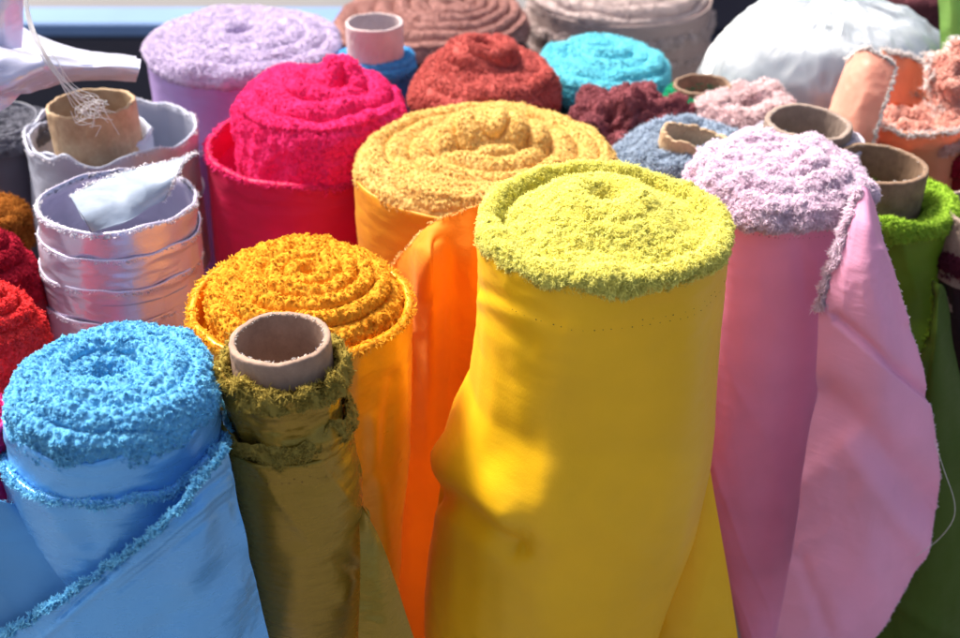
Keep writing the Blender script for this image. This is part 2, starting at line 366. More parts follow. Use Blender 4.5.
def patch(name, rows, mat, parent, nu=140, nv=110, thick=.0022, wr=.003, wf=(14, 14, 6), seed=0., folds=(), fringe=None, fmat=None, cover=None):
    """a hanging piece of cloth from a net of points given as (pixel x, pixel y, distance Y)"""
    C = np.array([[(lambda p: (at_y(p[0], p[1], p[2])[0], p[2], at_y(p[0], p[1], p[2])[1]))(p) for p in r] for r in rows])
    G = catmull(C, nu); G = np.swapaxes(catmull(np.swapaxes(G, 0, 1), nv), 0, 1)
    N = grid_normals(G, False)
    if N[..., 1].mean() > 0: N = -N
    d = wr*fbm(G*np.array(wf)+seed, 3)
    d = d+.0007*(1-2.4*np.abs(perlin(G*np.array([34, 34, 22])+seed+3)))+.0004*(1-2.4*np.abs(perlin(G*80+seed)))*np.clip(perlin(G*12+seed)*2, 0, 1)
    px, py = project(G)
    for (x0, y0, x1, y1, w, amp, asym) in folds:
        ux, uy = x1-x0, y1-y0; ll = math.hypot(ux, uy); ux /= ll; uy /= ll
        t = np.clip((px-x0)*ux+(py-y0)*uy, 0, ll); ex = px-(x0+ux*t); ey = py-(y0+uy*t)
        side = (px-x0)*(-uy)+(py-y0)*ux; ww = np.where(side > 0, w*asym, w); d = d+amp*np.exp(-(np.hypot(ex, ey)/ww)**2)
    G = G+N*d[..., None]; B = G-N*thick
    f = grid_faces(nu, nv, False); nb = nu*nv
    idx = np.arange(nb).reshape(nu, nv)
    ring = np.concatenate([idx[:, 0], idx[-1, 1:], idx[-2::-1, -1], idx[0, -2:0:-1]]); r2 = np.roll(ring, -1)
    side = np.stack([ring, r2, r2+nb, ring+nb], -1)
    V = np.concatenate([G.reshape(-1, 3), B.reshape(-1, 3)])
    parts = [(V, [f, f[:, ::-1]+nb, side], 0)]; mats = [mat]
    if cover:
        P, Nn = sample(G, N, False, cover[0]); v, fs, sn = strands(P, Nn, cover[1], cover[2], lean=.7, curl=.8, clump=1.1, cf=110); parts.append((v, fs, 0, sn))
    if fringe:
        for (edge, cnt, L_, rad_, w, *rg) in fringe:
            s0, s1 = rg if rg else (0., 1.)
            E = {'top': G[0], 'bottom': G[-1], 'left': G[:, 0], 'right': G[:, -1]}[edge]
            I = {'top': G[1], 'bottom': G[-2], 'left': G[:, 1], 'right': G[:, -2]}[edge]
            NE = {'top': N[0], 'bottom': N[-1], 'left': N[:, 0], 'right': N[:, -1]}[edge]
            sl = np.concatenate([[0], np.cumsum(np.linalg.norm(np.diff(E, axis=0), axis=1))]); s = (s0+(s1-s0)*rng.random(cnt))*sl[-1]
            ip = lambda A: np.stack([np.interp(s, sl, A[:, c]) for c in range(3)], -1)
            out = ip(E-I); out /= np.linalg.norm(out, axis=1)[:, None]; n0 = ip(NE); a = rng.random((cnt, 1))
            P = ip(E)-out*w*(a-.25+.75*perlin(np.stack([s*160, s*0, s*0+3.3], -1))[:, None])-n0*thick*rng.random((cnt, 1)); D = out*(1-a*.6)+n0*(.15+.5*rng.random((cnt, 1))); D /= np.linalg.norm(D, axis=1)[:, None]
            v, fs, sn = strands(P+n0*.0008, D, L_, rad_, lean=.7, curl=.7, clump=.9, cf=90)
            sn = n0+out*.4+np.array([0, 0, .7]); sn = np.repeat(sn/np.linalg.norm(sn, axis=1)[:, None], 8, 0); parts.append((v, fs, 1, sn))
        mats.append(fmat)
    return build(name, parts, mats, parent)
def thread(name, pts, rad, mat, parent=None, n=60):
    C = np.array([(at_y(p[0], p[1], p[2])[0], p[2], at_y(p[0], p[1], p[2])[1]) for p in pts]); c = catmull(C, n)
    t = np.gradient(c, axis=0); t /= np.linalg.norm(t, axis=1)[:, None]; a = np.cross(t, [0, 0, 1.0]); a /= np.linalg.norm(a, axis=1)[:, None]+1e-9; b = np.cross(t, a)
    th = np.linspace(0, 2*np.pi, 5, endpoint=False)
    G = c[None]+rad*(np.cos(th)[:, None, None]*a[None]+np.sin(th)[:, None, None]*b[None])
    return (G, grid_faces(5, n, True), 0)

# ================================================================== THE ROLLS
exec_order = []
# ---- yellow roll (middle, nearest sharp focus)
m_y = cloth_mat('yellow_cloth', (.92, .51, .006), rough=.42, spec=.35, transl=.06, crease=.16)
m_yp = pile_mat('yellow_fleece', (.99, .89, .22), (.99, .80, .12), .4)
R = Roll('yellow', 'bright yellow roll with curly fleece top and smooth golden yellow cloth, largest in front row', (603, 214), 124, 1.245,
         [(275, 477, 719), (330, 475, 716), (380, 469, 713), (420, 451, 710), (450, 442, 707), (480, 441, 702), (500, 439, 698), (520, 436, 693), (560, 429, 679), (600, 427, 666), (638, 428, 654), (700, 428, 638)],
         lob=((2, .018, 1.0), (3, .012, .3)))
R.wall(m_y, 1.245-.011, wr=.0034, holes=[(.034, 3.9, 5.9, 26), (.030, 5.0, 6.0, 12)], seed=3., wf=(8, 8, 3),
       folds=[(446, 496, 512, 545, 17, -.012, .7), (436, 455, 500, 512, 26, .010, 1.3), (520, 552, 600, 600, 22, -.0015, 1), (505, 530, 560, 480, 30, .003, 1), (560, 420, 470, 470, 26, -.003, 1), (530, 430, 560, 520, 30, .0025, 1), (575, 330, 545, 620, 26, .003, 1), (650, 330, 640, 640, 34, -.003, 1), (690, 300, 690, 420, 16, .002, 1), (478, 290, 560, 322, 7, -.0022, 1), (480, 300, 590, 335, 8, .0012, 1), (476, 310, 530, 345, 8, -.0014, 1)])
R.pile(m_yp, [(0, -.030), (.055, -.022), (.12, .001), (.24, .010), (.42, .006), (.62, -.003), (.78, -.011), (.86, -.013), (.91, -.006), (.95, -.001), (1.02, -.003), (1.045, -.009), (1.035, -.015), (1.0, -.018)],
       80000, L=.0036, rad=.00045, layers=4.2, ridge=.0012, lump=.0035, lf=26, nub=.0012, nf=260, off=(.002, .018), curl=1.5, clump=.9, blunt=.7, nr=150, nt_=460, cf=160, lean=.8)
yr = R
# tail of the yellow cloth hanging at its right
patch('loose_flap', [[(696, 440, .895), (702, 445, .893), (707, 452, .893)], [(680, 500, .89), (700, 500, .885), (716, 505, .885)], [(664, 560, .885), (695, 560, .875), (726, 562, .875)], [(640, 620, .88), (690, 620, .865), (735, 618, .87)], [(630, 700, .875), (690, 700, .86), (744, 690, .865)]],
      m_y, R.root, wr=.002, seed=5., thick=.003)
# ---- pink roll
m_p = cloth_mat('pink_cloth', (.98, .34, .58), rough=.5, spec=.3, transl=.1, crease=.2)
m_pf = cloth_mat('pink_cloth_reverse', (.96, .44, .66), rough=.5, spec=.3, transl=.2)
m_pe = pile_mat('white_pink_frayed_edge', (.99, .76, .88), (.98, .66, .81), .45, 60)
m_pp = pile_mat('pale_pink_fleece', (.99, .77, .89), (.98, .66, .82), .45, 60)
R = Roll('pink', 'pink roll with fluffy pale pink top, its loose flap hanging to the right', (777, 172), 88, 1.18,
         [(235, 704, 848), (300, 704, 838), (400, 702, 820), (470, 700, 807), (520, 710, 798), (560, 722, 791), (638, 742, 777), (700, 750, 768)], lob=((2, .02, .4), (3, .015, 1)))
R.wall(m_p, 1.18-.012, wr=.002, holes=[(.022, 3.9, 5.4, 22)], seed=8., folds=[(800, 240, 808, 300, 8, -.0012, 1)])
R.pile(m_pp, [(0, .010), (.15, .016), (.4, .016), (.65, .012), (.86, .006), (.98, -.002), (1.04, -.009), (1.04, -.015), (.99, -.019)],
       32000, L=.0046, rad=.0006, layers=3.4, ridge=.004, lump=.006, lf=34, nub=.002, nf=150, bumps=[(.02, .0, .03, .02, .3, .006)], curl=1.1, clump=.7, blunt=.3, cf=110, nr=140, nt_=400)
patch('loose_flap', [[(858, 186, 1.03), (864, 186, 1.025), (870, 190, 1.025), (876, 204, 1.03)],
                     [(842, 236, 1.01), (856, 232, 1.0), (872, 234, .995), (886, 246, 1.01)],
                     [(822, 298, 1.002), (847, 290, .985), (877, 292, .975), (903, 306, .995)],
                     [(818, 350, 1.00), (847, 350, .98), (885, 352, .965), (922, 366, .985)],
                     [(808, 430, .998), (847, 430, .975), (890, 432, .96), (935, 438, .98)],
                     [(797, 520, .995), (840, 520, .975), (885, 520, .965), (939, 512, .98)],
                     [(785, 590, .99), (820, 590, .975), (860, 590, .965), (905, 588, .98)],
                     [(771, 660, .985), (800, 660, .975), (830, 660, .97), (862, 655, .975)]],
      m_pf, R.root, wr=.002, seed=12., nu=220, nv=120, wf=(10, 10, 6), thick=.002,
      folds=[(836, 320, 935, 405, 7, -.006, .35), (880, 250, 906, 320, 5, .003, 1), (822, 400, 925, 500, 20, -.010, 1.3), (812, 480, 860, 440, 18, .004, 1), (850, 445, 930, 560, 14, .006, 1), (860, 470, 880, 620, 16, .003, 1), (800, 560, 830, 638, 8, -.003, 1)],
      fringe=[('left', 6500, .0058, .00045, .008, 0., .215), ('right', 900, .0016, .0003, .001)], fmat=m_pe)
# ---- gold roll behind the yellow one
m_g = cloth_mat('amber_cloth', (.93, .36, .014), rough=.45, spec=.35, transl=.15)
m_gf = cloth_mat('orange_cloth_reverse', (.78, .21, .010), rough=.7, spec=.15, transl=.0)
m_gp = pile_mat('cream_gold_fleece', (.97, .64, .20), (.96, .55, .12), .4, 60)
R = Roll('gold', 'wide amber roll with creamy gold fleece top folded at its centre, behind the yellow roll', (487, 145), 123, 1.165,
         [(200, 361, 612), (260, 364, 604), (400, 372, 590), (638, 385, 575)], lob=((2, .03, .5), (3, .015, 2)))
R.wall(m_g, 1.165-.022, wr=.003, seed=21.)
R.pile(m_gp, [(0, .012), (.12, .014), (.3, .006), (.5, -.004), (.75, -.006), (.92, -.004), (1.0, -.010), (1.035, -.022), (1.02, -.034), (1.0, -.038)],
       42000, L=.0030, rad=.00055, scale=1.03, layers=5.6, ridge=.007, lump=.0032, lf=20, nub=.0014, nf=250, off=(.0, .01), nr=150, nt_=440,
       bumps=[(.005, .012, .056, .018, .05, .013), (-.03, .022, .034, .022, .4, .005), (.04, .006, .026, .014, -.4, .005), (.0, -.014, .055, .007, .08, -.014), (.02, .03, .05, .01, -.2, .006)], curl=.8)
patch('loose_flap', [[(390, 266, 1.06), (405, 250, 1.05), (424, 230, 1.035), (446, 216, 1.03), (470, 208, 1.03), (496, 198, 1.04)],
                     [(398, 290, 1.05), (412, 285, 1.03), (430, 262, .985), (450, 262, 1.015), (475, 262, 1.01), (500, 262, 1.02)],
                     [(402, 340, 1.045), (415, 340, 1.04), (432, 335, 1.01), (450, 335, 1.03), (475, 335, 1.03), (500, 335, 1.03)],
                     [(398, 430, 1.05), (412, 430, 1.045), (430, 430, 1.035), (448, 430, 1.04), (465, 430, 1.04), (490, 430, 1.04)],
                     [(392, 530, 1.05), (408, 530, 1.045), (425, 530, 1.045), (440, 530, 1.045), (458, 530, 1.045), (480, 530, 1.045)],
                     [(388, 660, 1.05), (405, 660, 1.045), (420, 660, 1.045), (435, 660, 1.045), (455, 660, 1.045), (475, 660, 1.045)]],
      m_gf, R.root, wr=.002, seed=24., nu=160, nv=140, thick=.003, folds=[(436, 240, 432, 300, 6, -.006, 1.0), (422, 250, 418, 330, 6, .003, 1)],
      fringe=[('top', 420, .0028, .0004, .001)], fmat=m_gp)
# ---- orange roll
m_o = cloth_mat('orange_satin', (.95, .36, .006), rough=.30, metal=.2, spec=.5, transl=.1)
m_op = pile_mat('orange_fleece', (.96, .44, .03), (.92, .33, .012), .35, 70)
R = Roll('orange', 'deep orange roll with nubbly fleece spiral, behind the olive roll', (300, 286), 108, 1.17,
         [(320, 192, 412), (360, 196, 412), (400, 204, 411), (450, 215, 408), (520, 235, 402), (600, 255, 397), (638, 262, 393)], lob=((2, .03, 2.2), (3, .02, 1)))
R.wall(m_o, 1.17-.012, wr=.0035, seed=31., folds=[(352, 370, 345, 470, 16, .005, 1), (372, 420, 388, 560, 9, .003, 1), (395, 380, 380, 470, 8, -.003, 1), (330, 345, 345, 375, 5, -.002, 1)],
       fringe=(3600, .0045, .0007, m_op, .2), thick=.006, dr=.001, wavy=.003)
R.pile(m_op, [(0, -.002), (.06, .006), (.16, .013), (.4, .011), (.62, .006), (.8, -.002), (.88, -.012), (.9, -.030), (.88, -.05)],
       30000, L=.0022, rad=.0010, layers=6.2, ridge=.006, lump=.004, lf=24, nub=.0022, nf=210, off=(.01, .0), dX=-.002, dY=.004, nr=150, nt_=440, scale=1.06, curl=.5, blunt=.8, clump=.4,
       bumps=[(.02, -.005, .03, .008, .2, -.006)])
# pale stain tuft and tag on the orange fleece
# ---- blue roll
m_b = cloth_mat('blue_satin', (.13, .46, .90), rough=.27, spec=.7, metal=.25, transl=.04, c2=(.13, .43, .86))
m_bp = pile_mat('sky_blue_fleece', (.21, .64, .98), (.14, .54, .96), .4, 60)
R = Roll('blue', 'sky blue roll with nubbly fleece top and satin sides, front left', (112, 370), 105, 1.20,
         [(420, 8, 222), (450, 12, 224), (500, 24, 236), (560, 42, 250), (638, 62, 268)], lob=((2, .02, .2), (3, .012, 2)))
R.wall(m_b, 1.2-.054, wr=.0028, seed=41., wf=(10, 10, 5), folds=[(60, 470, 90, 540, 14, -.003, 1)], fringe=(9000, .0042, .0006, m_bp, .2), thick=.005, dr=.002, wavy=.008)
R.wall(m_b, 1.2-.025, wr=.003, seed=43., zbot=1.2-.12, nz=40, dr=-.0035, name='inner_wrap', wavy=.006)
R.pile(m_bp, [(0, -.020), (.12, -.017), (.25, -.006), (.42, .003), (.62, .004), (.82, .0), (.95, -.007), (1.0, -.017), (.99, -.028), (.96, -.034)],
       27000, L=.0027, rad=.0010, layers=4.0, ridge=.0035, lump=.004, lf=28, nub=.0022, nf=230, nr=130, nt_=420, off=(-.004, .004), curl=.6, blunt=.75, clump=.6)
patch('loose_flap', [[(226, 448, .712), (186, 496, .676), (146, 538, .664), (100, 572, .665), (52, 604, .665), (-10, 642, .675)],
                     [(236, 490, .71), (196, 530, .672), (155, 572, .668), (108, 606, .66), (56, 640, .66), (-10, 685, .67)],
                     [(248, 545, .70), (206, 585, .67), (165, 620, .662), (115, 655, .655), (60, 690, .655), (-10, 735, .665)],
                     [(262, 610, .705), (220, 650, .672), (175, 690, .655), (120, 730, .65), (60, 765, .65), (-10, 800, .66)],
                     [(280, 690, .69), (235, 730, .665), (185, 770, .65), (120, 810, .645), (60, 850, .645), (-10, 880, .655)]],
      m_b, R.root, wr=.0034, seed=46., nu=130, nv=150, wf=(12, 12, 10), thick=.003,
      folds=[(228, 470, 60, 616, 3, -.0016, 1), (230, 484, 40, 640, 3.5, .0016, 1), (230, 500, 120, 590, 3, -.0012, 1), (240, 560, 150, 640, 18, -.003, 1), (255, 520, 225, 640, 14, .003, 1)], fringe=[('top', 6500, .0038, .0006, .004)], fmat=m_bp)
# ---- olive roll on a cardboard tube
m_ol = cloth_mat('olive_satin', (.33, .205, .018), rough=.25, metal=.4, spec=.5, transl=.05)
m_olp = pile_mat('olive_fleece', (.42, .30, .055), (.30, .20, .025), .35, 60)
R = Roll('olive', 'slim olive green roll on a cardboard tube, fuzzy edge, in front of the orange roll', (284, 357), 66, 1.19,
         [(440, 222, 352), (470, 226, 359), (520, 233, 363), (560, 240, 366), (580, 244, 367), (610, 250, 362), (638, 256, 361), (700, 268, 358)], lob=((2, .02, 1),))
R.wall(m_ol, 1.19-.062, wr=.0018, seed=51., folds=[(362, 560, 345, 600, 8, .003, 1), (366, 575, 340, 560, 6, -.002, 1), (300, 560, 290, 620, 14, .002, 1)], thick=.003, nz=200, fringe=(300, .002, .0003, m_olp, .2), holes=[(.012, 3.6, 5.9, 22)])
R.wall(m_ol, 1.19-.004, wr=.0075, seed=53., zbot=1.19-.10, nz=70, dr=-.005, name='inner_wrap', wf=(22, 22, 30), wavy=.010, fringe=(2600, .0065, .0005, m_olp, .1))
R.pile(m_olp, [(.86, -.02), (.87, -.004), (.92, -.001), (.97, -.008), (1.0, -.018)], 6000, L=.0036, rad=.0005, layers=0, ridge=0, lump=.005, lf=60, nub=.001, nr=24, nt_=220, name='fleece_edge', clump=1.2, cf=100)
# lower frayed band
Z = 1.19-.050
class _B: pass
th = np.linspace(0, 2*np.pi, 260, endpoint=False)
def fuzz_band(R, zc, hgt, dr, mat, cnt, L, rad, name='fleece_band', wav=.004, seed=0., dX=0., dY=0., curl=.8, clump=1.2, down=.2, cf=110, sag=0.):
    """an uneven fluffy ring of pile standing out from the side of a roll"""
    nt_ = 260; th = np.linspace(0, 2*np.pi, nt_, endpoint=False); v = np.linspace(0, 1, 16)
    T, V = np.meshgrid(th, v, indexing='ij'); wz = wav*fbm(np.stack([np.cos(T)*1.6, np.sin(T)*1.6, 0*T+seed], -1), 3)
    z = zc-hgt*(V-.5)*(1+.5*fbm(np.stack([np.cos(T)*3, np.sin(T)*3, 0*T+seed+5], -1), 2))+wz-sag*np.cos(T+math.pi/2)
    cx, r = R.axis(z); rr = (r+dr)*lobef(T, R.lob)+.0035*np.sin(np.pi*V)-.002
    G = np.stack([cx+dX+rr*np.cos(T), R.Y+dY+rr*R.sy*np.sin(T), z], -1); Nn = np.stack([np.cos(T), np.sin(T), .4-V*.8], -1); Nn /= np.linalg.norm(Nn, axis=-1, keepdims=True)
    G = G+Nn*(.0045*fbm(G*55, 2))[..., None]
    P, N = sample(G, Nn, True, cnt); vv, fs, sn = strands(P, N, L, rad, lean=.7, curl=curl, clump=clump, cf=cf, down=down)
    return build(name, [(G, grid_faces(nt_, 16, True)[:, ::-1], 0), (vv, fs, 0, sn)], [mat], R.root)
fuzz_band(R, 1.19-.052, .022, .0, m_olp, 14000, .0024, .0004, wav=.007, seed=3)
X0, Z0 = R.X, R.z
tube(R.root, (R.X-.002, R.Y+.002, 1.205), .0355, .06, CARD_WARM, wallt=.0050, tilt=(.02, .0), crush=.012, rough=.0003, depth=.09, torn=500, seed=2)
patch('loose_flap', [[(358, 500, .78), (362, 506, .775), (366, 512, .77)], [(360, 545, .75), (372, 545, .75), (382, 545, .755)], [(360, 590, .735), (380, 590, .735), (398, 590, .745)],
                     [(358, 645, .72), (385, 645, .72), (416, 645, .735)], [(358, 700, .71), (390, 700, .71), (436, 700, .73)]], m_ol, R.root, wr=.0012, seed=55.)
# ---- magenta roll
m_m = cloth_mat('crimson_pink_cloth', (.72, .008, .085), rough=.5, spec=.3, transl=.1)
m_mp = pile_mat('magenta_fleece', (.97, .035, .20), (.93, .018, .13), .4, 50)
R = Roll('magenta', 'hot pink roll with peaked fleece top and lower outer wrap, left of the amber roll', (310, 90), 92, 1.175,
         [(150, 207, 402), (245, 214, 400), (400, 230, 396), (638, 250, 390)], lob=((2, .02, 2),))
m_z = R.z
R.wall(m_m, 1.175-.060, wr=.003, seed=61., dr=.0, fringe=(3600, .0045, .0007, m_mp, .2), thick=.005, wavy=.006)
R.pile(m_mp, [(0, .014), (.12, .012), (.3, .012), (.55, .006), (.8, -.004), (.95, -.016), (1., -.035), (1.0, -.07), (.99, -.1)],
       26000, L=.0028, rad=.0007, layers=3.6, ridge=.006, lump=.006, lf=22, nub=.0012, nf=220, dX=.009, dY=-.001, scale=1.0, clump=.6,
       bumps=[(.02, .02, .02, .018, 0, .018), (.02, -.008, .028, .008, .1, -.014), (-.02, -.03, .05, .012, -.2, .004)], nr=130)
# ---- lavender roll
m_l = cloth_mat('lavender_cloth', (.44, .29, .62), rough=.45, spec=.35)
m_lp = pile_mat('pale_lavender_fleece', (.72, .60, .82), (.62, .50, .75), .35, 50)
R = Roll('lavender', 'lavender roll with thick pale fluffy top, at the back left', (241, 34), 96, 1.15, [(90, 154, 334), (160, 158, 330), (638, 200, 300)], lob=((2, .01, 2),))
R.wall(m_l, 1.15-.02, wr=.002, seed=71.)
R.pile(m_lp, [(0, -.016), (.07, -.012), (.16, .004), (.4, .005), (.7, .002), (.9, -.002), (1.02, -.008), (1.05, -.016), (1.02, -.024), (.98, -.028)],
       22000, L=.0038, rad=.0007, layers=4.4, ridge=.0045, lump=.004, lf=24, nub=.001, nf=160, nr=100, nt_=320)
m_l2 = cloth_mat('purple_cloth', (.16, .05, .20), rough=.5, spec=.3)
R.wall(m_l2, 1.15-.105, wr=.003, seed=74., dr=.006, name='outer_wrap', fringe=(2600, .005, .0006, m_lp, .2), wavy=.006)
# ---- brown roll
m_br = cloth_mat('dark_brown_cloth', (.07, .028, .028), rough=.6, spec=.25)
m_brp = pile_mat('cocoa_brown_fleece', (.46, .22, .19), (.36, .16, .14), .3, 40)
R = Roll('brown', 'large cocoa brown roll of many thick layers, at the back behind the pink tube', (430, 8), 98, 1.10, [(60, 340, 526), (200, 345, 520)], lob=((2, .012, 2),))
R.wall(m_br, 1.10-.03, wr=.003, seed=81.)
R.pile(m_brp, [(0, -.016), (.10, -.012), (.2, .006), (.4, .006), (.7, .0), (.9, -.008), (1.0, -.016), (1.03, -.028), (1.0, -.04)],
       18000, L=.0035, rad=.0008, layers=6.5, ridge=.010, lump=.005, lf=16, nub=.001, nf=150, nr=150, nt_=320, off=(.03, .01))
# ---- taupe roll
m_t = cloth_mat('taupe_cloth', (.36, .26, .24), rough=.6, spec=.25, transl=.05)
m_tp = pile_mat('taupe_fleece', (.66, .52, .49), (.54, .42, .40), .3, 40)
R = Roll('taupe', 'large greyish beige roll with frayed bands round its side, back row beside the plastic bag', (618, -18), 90, 1.10, [(30, 528, 708), (70, 532, 700), (120, 536, 695)], lob=((2, .012, 2),))
R.wall(m_t, 1.10-.02, wr=.006, seed=91.)
R.pile(m_tp, [(0, -.01), (.1, -.008), (.2, .004), (.7, .0), (.9, -.004), (1.0, -.014), (1.02, -.024), (1.0, -.03)], 12000, L=.0045, rad=.0008, layers=6, ridge=.008, lump=.004, nub=0, nr=100, nt_=260)
fuzz_band(R, 1.10-.052, .014, .001, m_tp, 5000, .007, .0008, seed=9, wav=.006)
fuzz_band(R, 1.10-.085, .008, .0, m_tp, 2600, .006, .0008, seed=10, wav=.006)
# ---- blue satin roll on a pale pink tube
m_bs = cloth_mat('bright_blue_satin', (.06, .36, .85), rough=.35, spec=.5)
m_bsp = pile_mat('bright_blue_edge', (.10, .48, .92), None, .4, 50)
R = Roll('bluecore', 'small bright blue roll round a tall pale pink tube, behind the hot pink roll', (376, 56), 41, 1.14, [(90, 337, 414), (200, 340, 410)])
R.wall(m_bs, 1.14-.008, wr=.003, seed=101., nt_=200)
R.pile(m_bsp, [(.6, -.012), (.64, -.001), (.78, .001), (.95, -.002), (1.02, -.010), (1.0, -.018)], 3600, L=.003, rad=.0006, layers=3, ridge=.004, lump=.002, nub=0, nr=40, nt_=200, name='fleece_edge')
m_tubep = card_mat('pink_paper_tube', (.66, .53, .52), (.56, .43, .42))
tx, ty = at_z(376, 22, 1.187)
tube(R.root, (R.X, R.Y-.002, 1.183), .0335, .09, m_tubep, wallt=.0035, crush=.01, rough=.0004, depth=.09, seed=5, name='paper_tube', torn=200)
# ---- brick red
m_k = cloth_mat('brick_cloth', (.22, .03, .025), rough=.6, spec=.25)
m_kp = pile_mat('brick_red_fleece', (.62, .12, .10), (.50, .08, .075), .3, 50)
R = Roll('brick', 'brick red fleece roll with a raised hollow centre, behind the amber roll', (485, 70), 76, 1.15, [(110, 410, 560), (200, 415, 555)])
R.wall(m_k, 1.15-.03, wr=.003, seed=111., nt_=200)
R.pile(m_kp, [(0, .0), (.1, .006), (.22, .026), (.38, .028), (.5, .012), (.62, .006), (.8, .002), (.95, -.01), (1.03, -.025), (1.0, -.04)],
       16000, L=.0038, rad=.0007, layers=4, ridge=.0045, lump=.005, lf=22, nub=.001, nr=110, nt_=300, off=(-.002, .012))
# ---- cyan
m_c = cloth_mat('turquoise_cloth', (.02, .25, .36), rough=.5, spec=.3)
m_cp = pile_mat('turquoise_fleece', (.22, .80, .92), (.14, .68, .86), .35, 50)
R = Roll('cyan', 'turquoise fleece roll with a small pale hole, between the brick red and white bag', (604, 58), 66, 1.13, [(95, 540, 668), (200, 545, 660)])
R.wall(m_c, 1.13-.03, wr=.003, seed=121., nt_=200)
R.pile(m_cp, [(.0, -.03), (.10, -.026), (.16, .004), (.35, .009), (.5, .003), (.7, .002), (.9, -.002), (1.02, -.014), (1.03, -.028), (1.0, -.04)],
       15000, L=.004, rad=.0007, layers=4.2, ridge=.006, lump=.005, lf=20, nub=.001, nr=110, nt_=300, off=(.0, .014))
# ---- dark maroon crumpled
m_mr = cloth_mat('maroon_cloth', (.08, .015, .025), rough=.6, spec=.25)
m_mrp = pile_mat('maroon_fleece', (.32, .085, .10), (.24, .06, .07), .3, 50)
R = Roll('maroon', 'dark maroon roll with crumpled fleece mound, beside the slate blue roll', (630, 112), 64, 1.135, [(140, 570, 690), (250, 575, 680)], lob=((2, .05, .3), (3, .04, 1)))
R.wall(m_mr, 1.135-.03, wr=.004, seed=131., nt_=200)
R.pile(m_mrp, [(0, .020), (.2, .020), (.45, .013), (.7, .003), (.9, -.010), (1.0, -.025), (1.0, -.045)], 15000, L=.0042, rad=.0007, layers=2.5, ridge=.004, lump=.020, lf=34, nub=.001, nr=110, nt_=300, clump=1.)
# ---- slate
m_s = cloth_mat('slate_cloth', (.08, .11, .16), rough=.6, spec=.3)
m_sp = pile_mat('slate_blue_fleece', (.38, .47, .60), (.26, .33, .44), .3, 60)
R = Roll('slate', 'slate blue shaggy fleece roll with a crushed tan tube sticking up', (690, 148), 76, 1.14, [(170, 618, 764), (260, 620, 755)], lob=((2, .02, .3),))
R.wall(m_s, 1.14-.03, wr=.003, seed=141., nt_=200)
R.pile(m_sp, [(.0, -.02), (.2, -.012), (.3, .004), (.5, .010), (.75, .003), (.92, -.008), (1.03, -.022), (1.0, -.045)], 24000, L=.0082, rad=.0005, layers=3, ridge=.003, lump=.006, lf=24, nub=.001, nr=110, nt_=320, clump=1.2, blunt=.3)
tx, ty = at_z(695, 131, 1.168)
tube(R.root, (tx, ty, 1.165), .031, .045, CARD_PALE, wallt=.0045, tilt=(-.16, .10), crush=.05, rough=.0006, sy=.75, seed=7.3, name='crushed_tube', lobs=((2, .12, .4), (3, .03, .3)))
# ---- green with small core
m_gc = cloth_mat('emerald_cloth', (.01, .22, .09), rough=.5, spec=.3)
m_gcp = pile_mat('emerald_fleece', (.02, .38, .17), (.01, .26, .11), .3, 50)
R = Roll('greencore', 'small emerald green roll round a cardboard tube, in front of the plastic bag', (702, 91), 36, 1.135, [(110, 668, 735), (200, 670, 730)])
R.wall(m_gc, 1.135-.01, wr=.002, seed=151., nt_=160)
R.pile(m_gcp, [(.72, -.01), (.76, .0), (.9, .001), (1.03, -.006), (1.0, -.016)], 4200, L=.0035, rad=.0006, layers=0, ridge=0, lump=.002, nub=0, nr=30, nt_=160, name='fleece_edge')
tube(R.root, (R.X, R.Y, 1.144), R.R*.80, .03, CARD, wallt=.0045, crush=.02, depth=.08, seed=8)
# ---- pale pink shaggy ring
m_pk = cloth_mat('dusty_pink_cloth', (.50, .28, .30), rough=.6, spec=.3)
m_pkp = pile_mat('dusty_pink_fleece', (.90, .66, .66), (.80, .50, .52), .35, 50)
R = Roll('palepink', 'dusty pink shaggy fleece roll with a dark sunken hole, behind the slate blue roll', (750, 106), 54, 1.135, [(125, 698, 804), (220, 700, 800)])
R.wall(m_pk, 1.135-.02, wr=.003, seed=161., nt_=160)
R.pile(m_pkp, [(0, -.03), (.22, -.026), (.36, -.004), (.55, .008), (.75, .006), (.95, -.006), (1.04, -.02), (1.0, -.035)], 13000, L=.0085, rad=.0007, layers=2, ridge=.003, lump=.009, lf=34, nub=.001, nr=90, nt_=260, clump=1.3)
# ---- tube with pale wrap
m_wl = cloth_mat('pale_lilac_cloth', (.56, .50, .58), rough=.5, spec=.3)
m_wlp = pile_mat('pale_lilac_edge', (.66, .60, .68), None, .3, 50)
R = Roll('tube17', 'thin pale lilac roll round a wide worn cardboard tube, behind the pink roll', (806, 134), 54, 1.150, [(160, 755, 860), (260, 758, 850)])
R.wall(m_wl, 1.15-.006, wr=.003, seed=171., nt_=200)
R.pile(m_wlp, [(.74, -.012), (.78, -.001), (.9, .001), (1.02, -.006), (1.0, -.016)], 5000, L=.003, rad=.0005, layers=0, ridge=0, lump=.002, nub=0, nr=30, nt_=200, name='fleece_edge')
tube(R.root, (R.X+.001, R.Y, 1.164), R.R*.80, .04, CARD_GREY, wallt=.006, crush=.02, rough=.0005, tilt=(-.05, .0), depth=.1, seed=9.1, torn=200)
